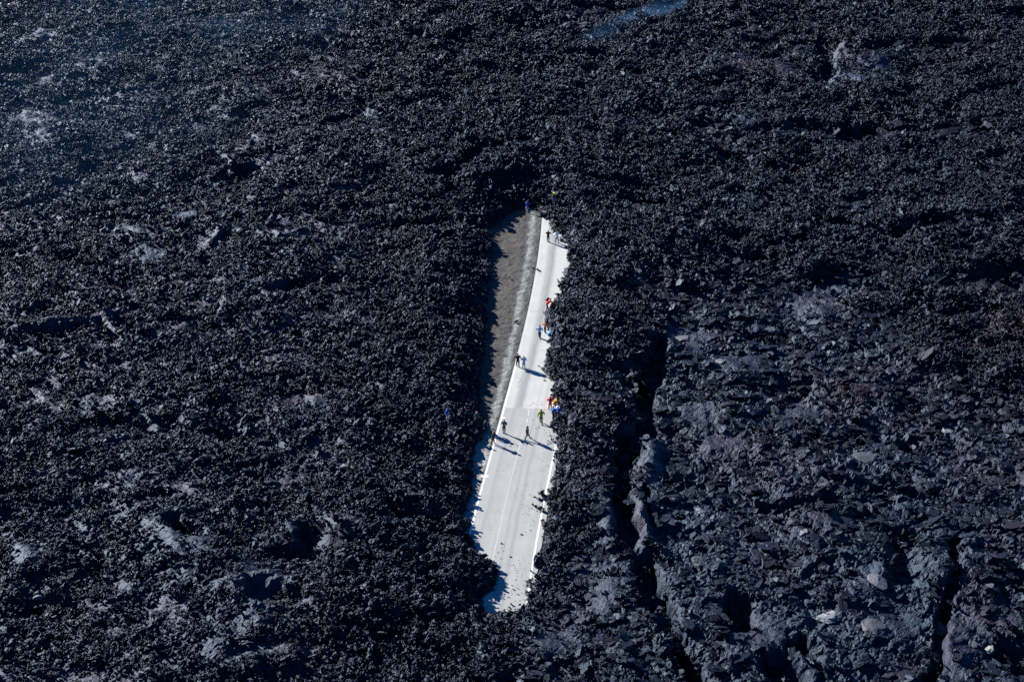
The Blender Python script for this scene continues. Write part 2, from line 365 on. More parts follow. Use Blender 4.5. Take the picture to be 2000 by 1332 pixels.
# ------------------------------------------------------------------ verge, road, markings
def mat_verge():
    n = N('gravel_verge'); p = n.pos(); u = n.attr('lat'); v = n.attr('along')
    e = n.math('MULTIPLY_ADD', n.noise(p, .45, 4, .65), 1.6, -.8)
    mr = n.n('ShaderNodeMapRange'); mr.inputs[1].default_value = 195; mr.inputs[2].default_value = 215; mr.inputs[4].default_value = .5; n.l(v, mr.inputs[0])
    ue = n.math('ADD', n.math('ADD', u, e), mr.outputs[0])
    f = n.math('MULTIPLY_ADD', ue, .2, 1.2)                      # -6 -> 0, -1 -> 1
    col = n.ramp(f, [(.0, (.078, .072, .065)), (.13, (.075, .072, .067)), (.20, (.088, .086, .080)), (.255, (.23, .235, .22)), (.335, (.21, .215, .20)), (.39, (.105, .105, .10)), (.47, (.085, .085, .082)), (1, (.10, .10, .097))])
    near = n.math('MULTIPLY', n.math('LESS_THAN', v, 184.5), n.math('LESS_THAN', u, 0.0))
    col = n.mix(near, col, (.26, .255, .235))
    g = n.noise(p, 5.5, 6, .85); sp = n.noise(p, 14, 2, .6)
    col = n.mix(1.0, col, n.ramp_val(n.math('MULTIPLY_ADD', g, 2.8, -.4)), 'MULTIPLY')
    col = n.mix(1.0, col, n.ramp_val(n.math('MULTIPLY_ADD', sp, 1.8, .1)), 'MULTIPLY'); col = n.mix(1.0, col, n.ramp_val(n.math('MULTIPLY_ADD', n.noise(p, .8, 4, .7), 2.4, -.05)), 'MULTIPLY')
    n.bump(n.math('ADD', g, n.math('MULTIPLY', sp, .5)), .20, .9)
    return n.done(col, .9, .2)
def mat_road():
    n = N('pale_asphalt'); p = n.pos(); u = n.attr('lat'); v = n.attr('along')
    # stretched coordinates: lateral / 14 x along
    cmb = n.n('ShaderNodeCombineXYZ'); n.l(u, cmb.inputs[0]); n.l(n.math('MULTIPLY', v, .05), cmb.inputs[1])
    streak = n.noise(cmb.outputs[0], 2.2, 5, .6)
    blot = n.noise(p, .5, 4, .6); grain = n.noise(p, 9, 3, .7)
    edge = n.math('ADD', v, n.math('MULTIPLY_ADD', n.noise(p, 1.3, 3, .5), 2.0, -1.0))
    new = n.math('SMOOTHSTEP' if False else 'MULTIPLY', n.math('GREATER_THAN', edge, 190.3), 1.0)
    old_c = n.mix(streak, (.295, .297, .282), (.415, .41, .385))
    new_c = n.mix(streak, (.42, .42, .39), (.505, .50, .465))
    col = n.mix(new, old_c, new_c)
    def band(c, wd):     # soft dark wheel track
        t = n.math('DIVIDE', n.math('SUBTRACT', n.math('ADD', u, n.math('MULTIPLY_ADD', n.noise(p, .25, 3), .5, -.25)), c), wd)
        return n.math('POWER', 2.718, n.math('MULTIPLY', n.math('MULTIPLY', t, t), -1.0))
    k1 = n.math('MULTIPLY', band(-1.75, .40), n.math('MULTIPLY_ADD', new, .75, .2))
    k2 = n.math('MULTIPLY', band(1.1, .22), n.math('MULTIPLY_ADD', new, -.3, .6))
    k3 = n.math('MULTIPLY', band(-2.3, .25), .4)
    k4 = n.math('MULTIPLY', band(2.9, .30), n.math('MULTIPLY_ADD', new, .6, .15))
    k5 = n.math('MULTIPLY', band(.3, .16), n.math('MULTIPLY_ADD', new, -.25, .45))
    k = n.math('ADD', n.math('ADD', k1, k2), n.math('ADD', n.math('ADD', k3, k5), k4))
    k = n.math('MULTIPLY', k, n.math('MULTIPLY_ADD', blot, 1.2, .35))
    col = n.mix(n.math('MINIMUM', k, .85), col, (.235, .235, .235))
    col = n.mix(1.0, col, n.ramp_val(n.math('MULTIPLY_ADD', grain, .5, .75)), 'MULTIPLY')
    col = n.mix(1.0, col, n.ramp_val(n.math('MULTIPLY_ADD', blot, .35, .82)), 'MULTIPLY')
    n.bump(grain, .012, .6)
    return n.done(col, .85, .3)
def strip(name, mat, u0, u1, y0, y1, z, du, dy, zf=None):
    us = np.linspace(u0, u1, max(2, int((u1 - u0) / du) + 1)); yv = np.linspace(y0, y1, max(2, int((y1 - y0) / dy) + 1))
    U, Y = np.meshgrid(us, yv); X = road_x(U, Y)
    Z = np.full(X.shape, z) if zf is None else zf(U, Y, X)
    m = mesh_np(name, np.stack([X, Y, Z], -1).reshape(-1, 3), grid_faces(len(us), len(yv)).ravel(), 4, mat, True)
    attr(m, 'lat', U.ravel()); attr(m, 'along', Y.ravel())
    return link(bpy.data.objects.new(name, m))
def vz(U, Y, X):
    side = np.where(U < 0, -3.72 - U, U - 4.12)
    z = -.05 - .10 * sstep(.0, 1.6, side) - .12 * sstep(1.6, 5, side) + .09 * (fbm(X, Y, .5, 3, 23, .75)) + .05 * fbm(X, Y, 2.5, 2, 24) * sstep(0, .5, side)
    return np.where(side < 0, -.12, z)
tag(strip('gravel_verge', mat_verge(), -11, 8, 146, 246, 0, .14, .16, vz), 'brown and grey gravel verge beside the road', 'verge', kind='structure')
tag(strip('road', mat_road(), -3.72, 4.12, 146, 246, 0, .5, .8), 'pale asphalt road cut off at both ends by lava', 'road', kind='structure')
M_WHITE = mat_plain('white_road_paint', (.80, .80, .78), .7, .15, 3)
M_FADE = mat_plain('faded_road_paint', (.49, .49, .475), .8, .3, 2)
M_THIN = mat_plain('worn_line_paint', (.62, .60, .55), .8, .3, 2)
M_TAR = mat_plain('tar_stain', (.33, .33, .325), .8, .4, 6)
tag(strip('left_edge_line', M_WHITE, -3.60, -3.43, 146, 199, .004, .2, .8), 'white painted line along the left edge of the road', 'road line', kind='structure')
tag(strip('thin_edge_line', M_THIN, -3.53, -3.46, 199, 246, .004, .2, .8), 'thin worn white line along the left edge of the far road', 'road line', kind='structure')
tag(strip('right_edge_line', M_WHITE, 3.43, 3.61, 146, 186.5, .004, .2, .8), 'white painted line along the right edge of the road', 'road line', kind='structure')
tag(strip('centre_line', M_FADE, -.60, -.52, 146, 185, .004, .1, .8), 'faint worn centre line of the near road', 'road line', kind='structure')
def quad_px(name, pts, mat, z, label):
    v = [(*at(px, py, z), z) for px, py in pts]
    m = bpy.data.meshes.new(name); m.from_pydata(v, [], [tuple(range(len(v)))]); m.materials.append(mat); m.update()
    if m.polygons[0].normal.z < 0: m.flip_normals()
    return tag(link(bpy.data.objects.new(name, m)), label, 'road marking', kind='structure')
quad_px('painted_cross_bar', [(939,928.2),(954,928.2),(954,931.5),(939,931.5)], M_WHITE, .008, 'short white bar crossing the left edge line near the lava')
quad_px('painted_tick', [(978.5,815),(986.5,815),(986.5,817.8),(978.5,817.8)], M_WHITE, .008, 'short white tick on the left edge line by the standing walker')
quad_px('painted_dash', [(1032,800),(1035,800),(1033.5,812),(1030.5,812)], M_FADE, .008, 'faint white dash left of the lime green jacket')
quad_px('painted_dash', [(1029.5,818),(1032,818),(1030.5,826),(1028,826)], M_FADE, .008, 'faint white dash above the man in mid stride')
def stain(name, lines, wd, label):
    bm = bmesh.new()
    for ln in lines:
        P = [Vector((*at(px, py), .006)) for px, py in ln]
        for a, b in zip(P, P[1:]):
            n_ = (b - a).cross(Vector((0, 0, 1))).normalized() * wd * random.uniform(.6, 1.3)
            z_ = Vector((0, 0, random.uniform(0, .002)))
            bm.faces.new([bm.verts.new(q + z_) for q in (a - n_, b - n_ * .7, b + n_ * .7, a + n_)])
    bmesh.ops.recalc_face_normals(bm, faces=bm.faces)
    for f in bm.faces:
        if f.normal.z < 0: f.normal_flip()
    m = bpy.data.meshes.new(name); bm.to_mesh(m); m.materials.append(M_TAR)
    return tag(link(bpy.data.objects.new(name, m)), label, 'road stain', kind='structure')
stain('tar_scribble', [[(1015,738),(1017,743)],[(1012.5,746),(1015,744.5),(1019,746)],[(1020,747),(1018.5,751),(1016.8,754.5),(1014,757)],[(1010,750.5),(1013,754.5),(1017.5,759.5)],[(1012.5,746),(1012,750)],[(1008,756),(1010,755.4)]], .09, 'dark scribbled tar marks on the pale road below the dark couple')
stain('tar_crack', [[(1026,789),(1029,792.5),(1035,793),(1038,790),(1042,786.5),(1045,789),(1049,791.5),(1055,790.5),(1060,789.5)],[(1057.5,784),(1057,791)],[(1040,787),(1044,785)]], .05, 'wavy grey crack across the road above the lime green jacket')
stain('tar_seam', [[(1036,608),(1044,608.3),(1056,607.2),(1062,606.6)]], .05, 'thin grey seam across the pale road beside the red jacket')

# ------------------------------------------------------------------ rubble: clinker and plates, one scattered layer
def ico(sub):
    bm = bmesh.new(); bmesh.ops.create_icosphere(bm, subdivisions=sub, radius=1)
    v = np.array([q.co[:] for q in bm.verts]); f = np.array([[q.index for q in p.verts] for p in bm.faces]); bm.free(); return v, f
IV, IF = ico(2); IV3, IF3 = ico(3)
def rock(r, sx, sy, sz, hi=False, cuts=9, rough=.14):
    v = (IV3 if hi else IV).copy(); f = IF3 if hi else IF
    for _ in range(cuts):
        nrm = r.normal(size=3); nrm /= np.linalg.norm(nrm); c = r.uniform(.45, .85)
        dd = v @ nrm; over = np.maximum(dd - c, 0); v -= over[:, None] * nrm
    v *= (1 + r.normal(size=(len(v), 1)) * rough)
    return v * (sx, sy, sz), f
def rotm(r, tilt):
    return np.array(Euler((r.uniform(-tilt, tilt), r.uniform(-tilt, tilt), r.uniform(0, 6.28))).to_matrix())
from mathutils import noise as mnoise
def clinker(r, sx, sy, sz):
    v = IV3.copy(); o1 = Vector(r.uniform(-50, 50, 3))
    k = np.array([1 + .75 * mnoise.noise(Vector(q) * 1.3 + o1) + .55 * mnoise.noise(Vector(q) * 3.1 + o1) + .25 * mnoise.noise(Vector(q) * 7 + o1) for q in v])
    return v * np.maximum(k, .3)[:, None] * (sx, sy, sz), IF3
def proto_aa(r):
    V, Fs, o = [], [], 0
    for k in range(9):
        s = r.uniform(.055, .135) * (1.6 if k == 0 else 1)
        v, f = clinker(r, s * r.uniform(.9, 2.0), s * r.uniform(.55, 1.0), s * r.uniform(.6, 1.1))
        v = v @ rotm(r, 1.0).T
        v = v + (r.uniform(-.65, .65), r.uniform(-.65, .65), r.uniform(-.06, .14))
        V.append(v); Fs.append(f + o); o += len(v)
    return np.concatenate(V), np.concatenate(Fs)
def plate(r, L, W, T):
    v = IV3.copy(); o1 = Vector(r.uniform(-50, 50, 3))
    for _ in range(5):
        a = r.uniform(0, 6.28); nrm = np.array([math.cos(a), math.sin(a), 0]); c = r.uniform(.55, .9)
        v -= np.maximum(v @ nrm - c, 0)[:, None] * nrm
    k = np.array([1 + .30 * mnoise.noise(Vector(q) * 1.6 + o1) + .22 * mnoise.noise(Vector(q) * 4.5 + o1) for q in v])
    z = np.array([.5 * mnoise.noise(Vector((q[0], q[1], 0)) * 1.5 + o1) + .35 * mnoise.noise(Vector((q[0], q[1], 0)) * 4 + o1) for q in v])
    return np.stack([v[:, 0] * k * L, v[:, 1] * k * W, np.clip(v[:, 2] * 2.2, -1, 1) * T + z * T * .8], 1), IF3
def proto_slab(r):
    V, Fs, o = [], [], 0
    for k in range(5):
        if k < 2: v, f = plate(r, r.uniform(.35, .80), r.uniform(.25, .50), r.uniform(.03, .055)); t = .24
        elif k < 3: v, f = plate(r, r.uniform(.15, .38), r.uniform(.10, .22), r.uniform(.03, .05)); t = .8
        else:
            s = r.uniform(.06, .13); v, f = clinker(r, s * 1.5, s, s); t = 1
        v = v @ rotm(r, t).T
        a = r.uniform(0, 6.28); q = r.uniform(.0, .8)
        v = v + (q * math.cos(a), q * math.sin(a), r.uniform(0, .18)); V.append(v); Fs.append(f + o); o += len(v)
    return np.concatenate(V), np.concatenate(Fs)
NA, NS = 14, 12
rp = np.random.default_rng(77)
PV, PF, PID, off = [], [], [], 0
for k in range(NA + NS):
    v, f = (proto_aa if k < NA else proto_slab)(rp)
    PV.append(v); PF.append(f + off); PID.append(np.full(len(v), k)); off += len(v)
nP = off; pmat = np.concatenate([np.full(len(f), 0 if k < NA else 1) for k, f in enumerate(PF)])
PV = np.concatenate(PV); PF = np.concatenate(PF); PID = np.concatenate(PID)
# ---- people and notable stones are placed first so rubble keeps clear of their feet
FEET = []      # (x, y, radius)
def clear(x, y, r): FEET.append((x, y, r))
RUBBLE_JOBS = []
def make_rubble():
    cand = 165000
    yv = np.sqrt(rng.uniform(132 ** 2, 336 ** 2, cand)); lim = .262 * np.sqrt(yv ** 2 + CAMH ** 2) + 9
    xv = rng.uniform(-1, 1, cand) * lim
    # the crumbling front of the flow: extra rubble right along the road opening
    per = np.roll(OPENG, -1, 0) - OPENG; ln0 = np.hypot(per[:, 0], per[:, 1]); ke = rng.choice(len(OPENG), 2600, p=ln0 / ln0.sum()); tt = rng.random((2600, 1))
    q = OPENG[ke] + per[ke] * tt + rng.normal(size=(2600, 2)) * .45
    xv = np.concatenate([xv, q[:, 0]]); yv = np.concatenate([yv, q[:, 1]]); cand = len(xv)
    z, d, slab, sm, pale, brown, left = field(xv, yv)
    e = .2
    zx = field(xv + e, yv, False) - field(xv - e, yv, False); zy = field(xv, yv + e, False) - field(xv, yv - e, False)
    cleft = np.zeros(cand)
    for P, w_, dp in CLEFTG:
        if dp > 1.5 and P[0][0] > 3: cleft = np.maximum(cleft, .55 * np.exp(-(polydist(xv, yv, P, False) / (w_ * 1.3)) ** 4))
    ok = (d > -.12) & (rng.random(cand) > sm * .88) & (rng.random(cand) > slab * .80) & (rng.random(cand) > cleft) & (rng.random(cand) > left * .45)
    for fx, fy, fr in FEET: ok &= (xv - fx) ** 2 + (yv - fy) ** 2 > fr * fr
    xv, yv, z, d, slab, brown, left, zx, zy = [q[ok] for q in (xv, yv, z, d, slab, brown, left, zx, zy)]
    n = len(xv)
    isS = rng.random(n) < slab * .9
    s = rng.uniform(.65, 1.25, n) * (1 + .7 * (rng.random(n) < .06)) * np.where(d < .8, .6, 1) * np.where(isS, .95, 1)
    s *= np.where((xv < road_x(.5, yv)) & (d < 2.5), .45 + .22 * np.clip(d, 0, 2.5), np.where(d < .35, .6, 1))
    nx, ny = np.arctan(np.clip(zy / (2 * e), -1.2, 1.2)) * .6, -np.arctan(np.clip(zx / (2 * e), -1.2, 1.2)) * .6
    rot = np.stack([nx + rng.normal(size=n) * .15, ny + rng.normal(size=n) * .15, rng.uniform(0, 6.283, n)], 1)
    rot[:, 2] = np.where(isS, rot[:, 2], rot[:, 2])
    tone = np.exp(rng.normal(size=n) * np.where(isS, .2, .38)) * (1 - .12 * left) * np.clip(1 + 1.1 * fbm(xv, yv, 6, 3, 91), .5, 1.9)
    tone *= np.where(rng.random(n) < .012, 2.6, 1)
    tone = np.where(isS, tone * 1.05, tone)
    pts = np.stack([xv, yv, np.maximum(z, -.03) + .02], 1)
    allv = np.concatenate([PV, pts])
    m = mesh_np('lava_rubble', allv, PF.ravel(), 3, M_RUB, False)
    m.materials.append(M_SLAB); m.polygons.foreach_set('material_index', pmat.astype(np.int32))
    z0 = lambda a, c=0.0: np.concatenate([np.full((nP,) + a.shape[1:], c), a])
    attr(m, 'proto', np.concatenate([PID, np.where(isS, -2, -1)]), 'INT')
    attr(m, 'idx', np.concatenate([np.zeros(nP), rng.integers(0, 1000, n)]), 'INT')
    attr(m, 'rot', z0(rot), 'FLOAT_VECTOR'); attr(m, 'scl', z0(s)); attr(m, 'tone', z0(tone, 1.0)); attr(m, 'brown', z0(brown))
    o = link(bpy.data.objects.new('lava_rubble', m))
    tag(o, 'loose black clinker and broken crust covering the lava field', 'lava rubble', kind='stuff')
    g = bpy.data.node_groups.new('rubble_scatter', 'GeometryNodeTree')
    g.interface.new_socket('Geometry', in_out='INPUT', socket_type='NodeSocketGeometry')
    g.interface.new_socket('Geometry', in_out='OUTPUT', socket_type='NodeSocketGeometry')
    nd = g.nodes.new; ln = g.links.new
    gi = nd('NodeGroupInput'); go = nd('NodeGroupOutput')
    def named(name, typ):
        q = nd('GeometryNodeInputNamedAttribute'); q.data_type = typ; q.inputs['Name'].default_value = name; return q.outputs[0]
    pr = named('proto', 'INT')
    def sep(k):
        c = nd('FunctionNodeCompare'); c.data_type = 'INT'; c.operation = 'EQUAL'; c.inputs[3].default_value = k; ln(pr, c.inputs[2])
        s_ = nd('GeometryNodeSeparateGeometry'); s_.domain = 'POINT'; ln(gi.outputs[0], s_.inputs[0]); ln(c.outputs[0], s_.inputs[1]); return s_.outputs[0]
    outj = nd('GeometryNodeJoinGeometry')
    for code, rngk in ((-1, range(NA)), (-2, range(NA, NA + NS))):
        j = nd('GeometryNodeJoinGeometry')
        for k in rngk:
            t = nd('GeometryNodeGeometryToInstance'); ln(sep(k), t.inputs[0]); ln(t.outputs[0], j.inputs[0])
        ip = nd('GeometryNodeInstanceOnPoints'); ln(sep(code), ip.inputs['Points']); ln(j.outputs[0], ip.inputs['Instance'])
        ip.inputs['Pick Instance'].default_value = True
        ln(named('idx', 'INT'), ip.inputs['Instance Index']); ln(named('rot', 'FLOAT_VECTOR'), ip.inputs['Rotation']); ln(named('scl', 'FLOAT'), ip.inputs['Scale'])
        ln(ip.outputs[0], outj.inputs[0])
    ln(outj.outputs[0], go.inputs[0])
    md = o.modifiers.new('scatter', 'NODES'); md.node_group = g
    return o

# ------------------------------------------------------------------ people
M_SKIN = mat_plain('skin', (.42, .26, .19), .6, .1, 20)
M_HAIRD = mat_plain('dark_hair', (.02, .016, .014), .6, .3, 30)
M_EYE = mat_plain('eye_dark', (.02, .02, .025), .3, .1)
M_LIP = mat_plain('lips', (.30, .12, .10), .5, .1)
_cloth = {}
def cloth(col):
    if col not in _cloth: _cloth[col] = mat_plain('fabric_%d' % len(_cloth), col, .85, .22, 12, .01, .2)
    return _cloth[col]
JOBS = []
def skin_job(name, verts, edges, radii, mat, parent, sub=1, root=0):
    m = bpy.data.meshes.new(name); m.from_pydata([tuple(v) for v in verts], edges, []); m.update()
    o = bpy.data.objects.new(name, m); C.objects.link(o)
    o.modifiers.new('skin', 'SKIN')
    for i, r in enumerate(radii):
        sv = m.skin_vertices[0].data[i]; sv.radius = (r, r) if not isinstance(r, tuple) else r; sv.use_root = (i == root)
    s = o.modifiers.new('sub', 'SUBSURF'); s.levels = sub; s.render_levels = sub
    JOBS.append((o, mat, parent)); return o
def finish_skins():
    bpy.context.view_layer.update(); dg = bpy.context.evaluated_depsgraph_get(); dg.update()
    for o, mat, par in JOBS:
        me_ = bpy.data.meshes.new_from_object(o.evaluated_get(dg))
        me_.materials.clear(); me_.materials.append(mat)
        for p in me_.polygons: p.use_smooth = True
        old = o.data; o.modifiers.clear(); o.data = me_; bpy.data.meshes.remove(old)
        if par: o.parent = par
    JOBS.clear()
def blob(name, pts, mat, parent):
    """small ellipsoids joined in one mesh: pts = (centre, (rx, ry, rz))"""
    bm = bmesh.new()
    for c, r in pts:
        g = bmesh.ops.create_icosphere(bm, subdivisions=2, radius=1)['verts']
        for v in g: v.co = Vector((v.co.x * r[0], v.co.y * r[1], v.co.z * r[2])) + Vector(c)
    for f in bm.faces: f.smooth = True
    m = bpy.data.meshes.new(name); bm.to_mesh(m); bm.free(); m.materials.append(mat)
    return link(bpy.data.objects.new(name, m), parent)
def person(px, py, head, label, jacket, legs, hair=(.02, .016, .014), h=1.74, stride=.08, lean=.03, crouch=0.0, arms=('down', 'down'), coat=0.0, hood=None, hat=None, onlava=False, jmat=None, shoes=(.03, .03, .035), turn=0.0):
    if onlava: x, y, z = hit(px, py)
    else: x, y = at(px, py); z = max(0.0, 0.0)
    if not onlava and lat(x, y) < -3.72: z = -.06
    clear(x, y, .45 if onlava else .5)
    k = h / 1.74
    e = bpy.data.objects.new('person', None); C.objects.link(e); e.location = (x, y, z); e.rotation_euler = (0, 0, R(-head)); e.scale = (k * 1.12, k * 1.12, k)
    e.empty_display_size = .3
    tag(e, label, 'person', 'people visiting the lava')
    V = Vector
    pel = V((0, -.30 * crouch - .10 * lean, .93 - .42 * crouch - .02 * (stride > .2)))
    td = V((math.sin(turn) * .1, math.sin(lean), math.cos(lean))).normalized()
    chest = pel + td * .27; neckb = pel + td * .52
    hd = V((0, math.sin(lean * .55 + .08), math.cos(lean * .55 + .08)))
    chin = neckb + hd * .10; skull = neckb + hd * .205; fwd = V((0, hd.z, -hd.y)); top = neckb + hd * .255
    sh = [neckb + V((s * .185, 0, 0)) - td * .035 for s in (-1, 1)]
    hip = [pel + V((s * .095, 0, -.05)) for s in (-1, 1)]
    foot = [V((s * (.10 + .05 * crouch), (stride if s < 0 else -stride), .075)) for s in (-1, 1)]
    knee = [(hip[i] + foot[i]) / 2 + V(((-1, 1)[i] * .03 * crouch, .04 + .30 * crouch + (.05 if stride > .2 and i == 1 else 0), .03 + .10 * crouch)) for i in (0, 1)]
    toe = [foot[i] + V(((-1, 1)[i] * .03, .16, -.035)) for i in (0, 1)]
    elb, wri = [], []
    for i, s in enumerate((-1, 1)):
        a = arms[i]
        if a == 'down': d1, d2 = V((s * .10, -.02, -.26)), V((s * .02, .05, -.24))
        elif a == 'swing': d1, d2 = V((s * .10, (.14 if i else -.14), -.23)), V((0, (.14 if i else -.02), -.21))
        elif a == 'phone': d1, d2 = V((s * .12, .10, -.23)), V((-s * .14, .19, .12))
        elif a == 'hip': d1, d2 = V((s * .22, -.08, -.16)), V((-s * .14, .10, -.18))
        elif a == 'out': d1, d2 = V((s * .17, .05, -.20)), V((s * .12, .06, -.20))
        elif a == 'fwd': d1, d2 = V((s * .06, .17, -.20)), V((-s * .02, .20, -.12))
        elif a == 'up': d1, d2 = V((s * .16, .12, -.08)), V((-s * .10, .10, .20))
        elb.append(sh[i] + d1); wri.append(sh[i] + d1 + d2)
    # --- body, one surface with face and five fingers on each hand
    vs = [pel, chest, neckb, chin, skull, top, chin + fwd * .035 + hd * .01, skull + fwd * .075 - hd * .02, skull + fwd * .115 - hd * .035]
    ra = [.12, .13, .06, .072, .098, .07, .052, .05, .014]
    ed = [(0, 1), (1, 2), (2, 3), (3, 4), (4, 5), (3, 6), (4, 7), (7, 8)]
    for i, s in enumerate((-1, 1)):
        b = len(vs); vs += [sh[i], elb[i], wri[i]]; ra += [.062, .045, .031]; ed += [(2, b), (b, b + 1), (b + 1, b + 2)]
        hdv = (wri[i] - elb[i]).normalized(); side = V((0, 1, 0)) - hdv * hdv.y; side.normalize(); pn = hdv.cross(side)
        palm = wri[i] + hdv * .075; pb = len(vs); vs.append(palm); ra.append(.034); ed.append((b + 2, pb))
        for q, (off_, ln_) in enumerate(((.030, .075), (.011, .085), (-.009, .080), (-.028, .062))):
            f0 = len(vs); r0 = palm + hdv * .022 + side * off_
            vs += [r0, r0 + hdv * ln_ * .5 + pn * .010 * s, r0 + hdv * ln_ * .85 + pn * .032 * s]; ra += [.0095, .0085, .0075]
            ed += [(pb, f0), (f0, f0 + 1), (f0 + 1, f0 + 2)]
        f0 = len(vs); vs += [wri[i] + hdv * .035 + side * .036, wri[i] + hdv * .075 + side * .062, wri[i] + hdv * .105 + side * .066]; ra += [.012, .010, .009]
        ed += [(b + 2, f0), (f0, f0 + 1), (f0 + 1, f0 + 2)]
        b = len(vs); vs += [hip[i], knee[i], foot[i], toe[i]]; ra += [.085, .055, .04, .035]; ed += [(0, b), (b, b + 1), (b + 1, b + 2), (b + 2, b + 3)]
        er = len(vs); vs.append(skull + V((s * .088, 0, 0)) - hd * .02); ra.append(.022); ed.append((4, er))
    body = skin_job('body', vs, ed, ra, M_SKIN, e)
    for s in (-1, 1): blob('eye', [(skull + fwd * .092 + hd * .004 + V((s * .034, 0, 0)), (.014, .010, .009))], M_EYE, e)
    blob('mouth', [(chin + fwd * .090 + hd * .018, (.025, .008, .008))], M_LIP, e)
    # --- jacket (or coat) and trousers
    jm = jmat or cloth(jacket)
    low = pel - V((0, 0, .04)) if not coat else pel - V((0, -.01, .04 + coat))
    vs = [low, pel, chest, neckb - td * .02, neckb + hd * .035]; ra = [.165 if not coat else .21, .165, .175, .105, .075]; ed = [(0, 1), (1, 2), (2, 3), (3, 4)]
    for i, s in enumerate((-1, 1)):
        b = len(vs); vs += [sh[i], elb[i], wri[i] - (wri[i] - elb[i]) * .04]; ra += [.09, .068, .052]; ed += [(3, b), (b, b + 1), (b + 1, b + 2)]
    skin_job('jacket' if not coat else 'coat', vs, ed, ra, jm, e)
    vs = [pel + td * .10, pel]; ra = [.125, .135]; ed = [(0, 1)]
    for i in (0, 1):
        hp = hip[i] * .72 + knee[i] * .28
        b = len(vs); vs += [hp, knee[i], foot[i] + (knee[i] - foot[i]) * .12]; ra += [.100, .078, .062]; ed += [(1, b), (b, b + 1), (b + 1, b + 2)]
    skin_job('trousers', vs, ed, ra, cloth(legs), e)
    for i in (0, 1):
        skin_job('shoe', [foot[i] + V((0, -.05, -.02)), foot[i] + V((0, .03, -.015)), toe[i] + V((0, .02, .005))], [(0, 1), (1, 2)], [.052, .052, .038], cloth(shoes), e)
    if hood: skin_job('hood', [neckb + hd * .06 - fwd * .04, skull - fwd * .025, top - fwd * .005, skull + fwd * .03 + hd * .05], [(0, 1), (1, 2), (2, 3)], [.11, .125, .10, .08], cloth(hood), e)
    else: skin_job('hair', [chin - fwd * .045 + hd * .03, skull - fwd * .03 + hd * .01, top + hd * .005, skull + fwd * .055 + hd * .065], [(0, 1), (1, 2), (2, 3)], [.07, .098, .088, .04], cloth(hair), e)
    if hat:
        skin_job('hat', [skull + hd * .03 - fwd * .01, top + hd * .03, skull + fwd * .12 + hd * .035], [(0, 1), (0, 2)], [.125, .10, .05], cloth(hat), e)
    return e, dict(chest=chest, td=td, pel=pel, wri=wri, fwd=V((0, td.z, -td.y)), skull=skull, neckb=neckb)
def carried(name, e, center, size, mat, label, cat, straps=None):
    """a bag worn or held: top-level, shaped box with rounded corners"""
    bm = bmesh.new(); bmesh.ops.create_cube(bm, size=1)
    for v in bm.verts:
        t = .82 if v.co.z > 0 else 1.0
        v.co = Vector((v.co.x * size[0] * t, v.co.y * size[1] * t, v.co.z * size[2]))
    bmesh.ops.bevel(bm, geom=bm.edges[:], offset=min(size) * .3, segments=3, affect='EDGES')
    if straps:
        for s in (-1, 1):
            p0 = [Vector((s * size[0] * .3, straps * (size[1] * .5 + q[0]), q[1])) for q in ((0, size[2] * .45), (.10, size[2] * .52), (.22, size[2] * .3), (.26, -size[2] * .1), (.16, -size[2] * .42), (0, -size[2] * .45))]
            for a, b in zip(p0, p0[1:]):
                wv = Vector((.025, 0, 0)); fs = [bm.verts.new(q) for q in (a - wv, a + wv, b + wv, b - wv)]; bm.faces.new(fs)
    m = bpy.data.meshes.new(name); bm.to_mesh(m); bm.free(); m.materials.append(mat)
    for p in m.polygons: p.use_smooth = True
    o = link(bpy.data.objects.new(name, m))
    M_ = Matrix.Translation(e.location) @ e.rotation_euler.to_matrix().to_4x4() @ Matrix.Scale(e.scale.x, 4)
    o.matrix_world = M_ @ Matrix.Translation(center)
    return tag(o, label, cat)

NAVY = (.012, .016, .035); BLACK = (.012, .012, .016); CHAR = (.022, .026, .032)
person(1029.5, 414, 20, 'person in deep blue jacket and pale trousers at the far end of the gravel', (.02, .06, .36), (.36, .40, .44), lean=.12, arms=('fwd', 'fwd'))
person(1082, 399, 200, 'person in a yellow hat standing up on the lava beyond the far road end', (.05, .045, .035), (.08, .14, .24), hat=(.75, .62, .05), onlava=True, lean=.1)
person(1070.5, 473, 10, 'person in black with elbows out holding a camera on the far road', BLACK, BLACK, arms=('phone', 'phone'), stride=.03, coat=.14)
person(1088, 474.5, 330, 'person in a white jacket and blue jeans stooping by the lava on the far road', (.85, .87, .88), (.02, .07, .17), lean=.25, arms=('fwd', 'fwd'), stride=.15)
e, q = person(1069, 606, 60, 'person in a bright red jacket with a black backpack bending towards the lava', (.62, .035, .02), BLACK, lean=.85, stride=.16, arms=('fwd', 'fwd'), h=1.78)
carried('backpack', e, q['chest'] + q['td'] * .10 - q['fwd'] * .27, (.34, .22, .50), cloth(BLACK), 'black backpack on the back of the bending red jacket', 'backpack', 1).rotation_euler.rotate_axis('X', -.85)
person(1081, 606, 80, 'person in dark red crouching against the lava edge beside the bright red jacket', (.30, .03, .035), (.06, .02, .025), lean=.5, crouch=.85, arms=('fwd', 'fwd'), hair=(.05, .03, .02))
person(1064.5, 650.5, 30, 'person in a tan orange top and teal trousers looking down at the lava edge', (.55, .23, .09), (.02, .07, .10), lean=.15, arms=('hip', 'fwd'), stride=.06, h=1.62)
person(1053.8, 660.5, 20, 'person in a light blue jacket with hands on hips on the road', (.22, .46, .66), BLACK, arms=('hip', 'hip'), stride=.14, h=1.8)
person(1075, 664, 70, 'person in a bright blue jacket with auburn hair bent over at the lava edge', (.01, .20, .50), (.01, .05, .16), hair=(.16, .05, .025), lean=.5, crouch=.45, arms=('fwd', 'fwd'))
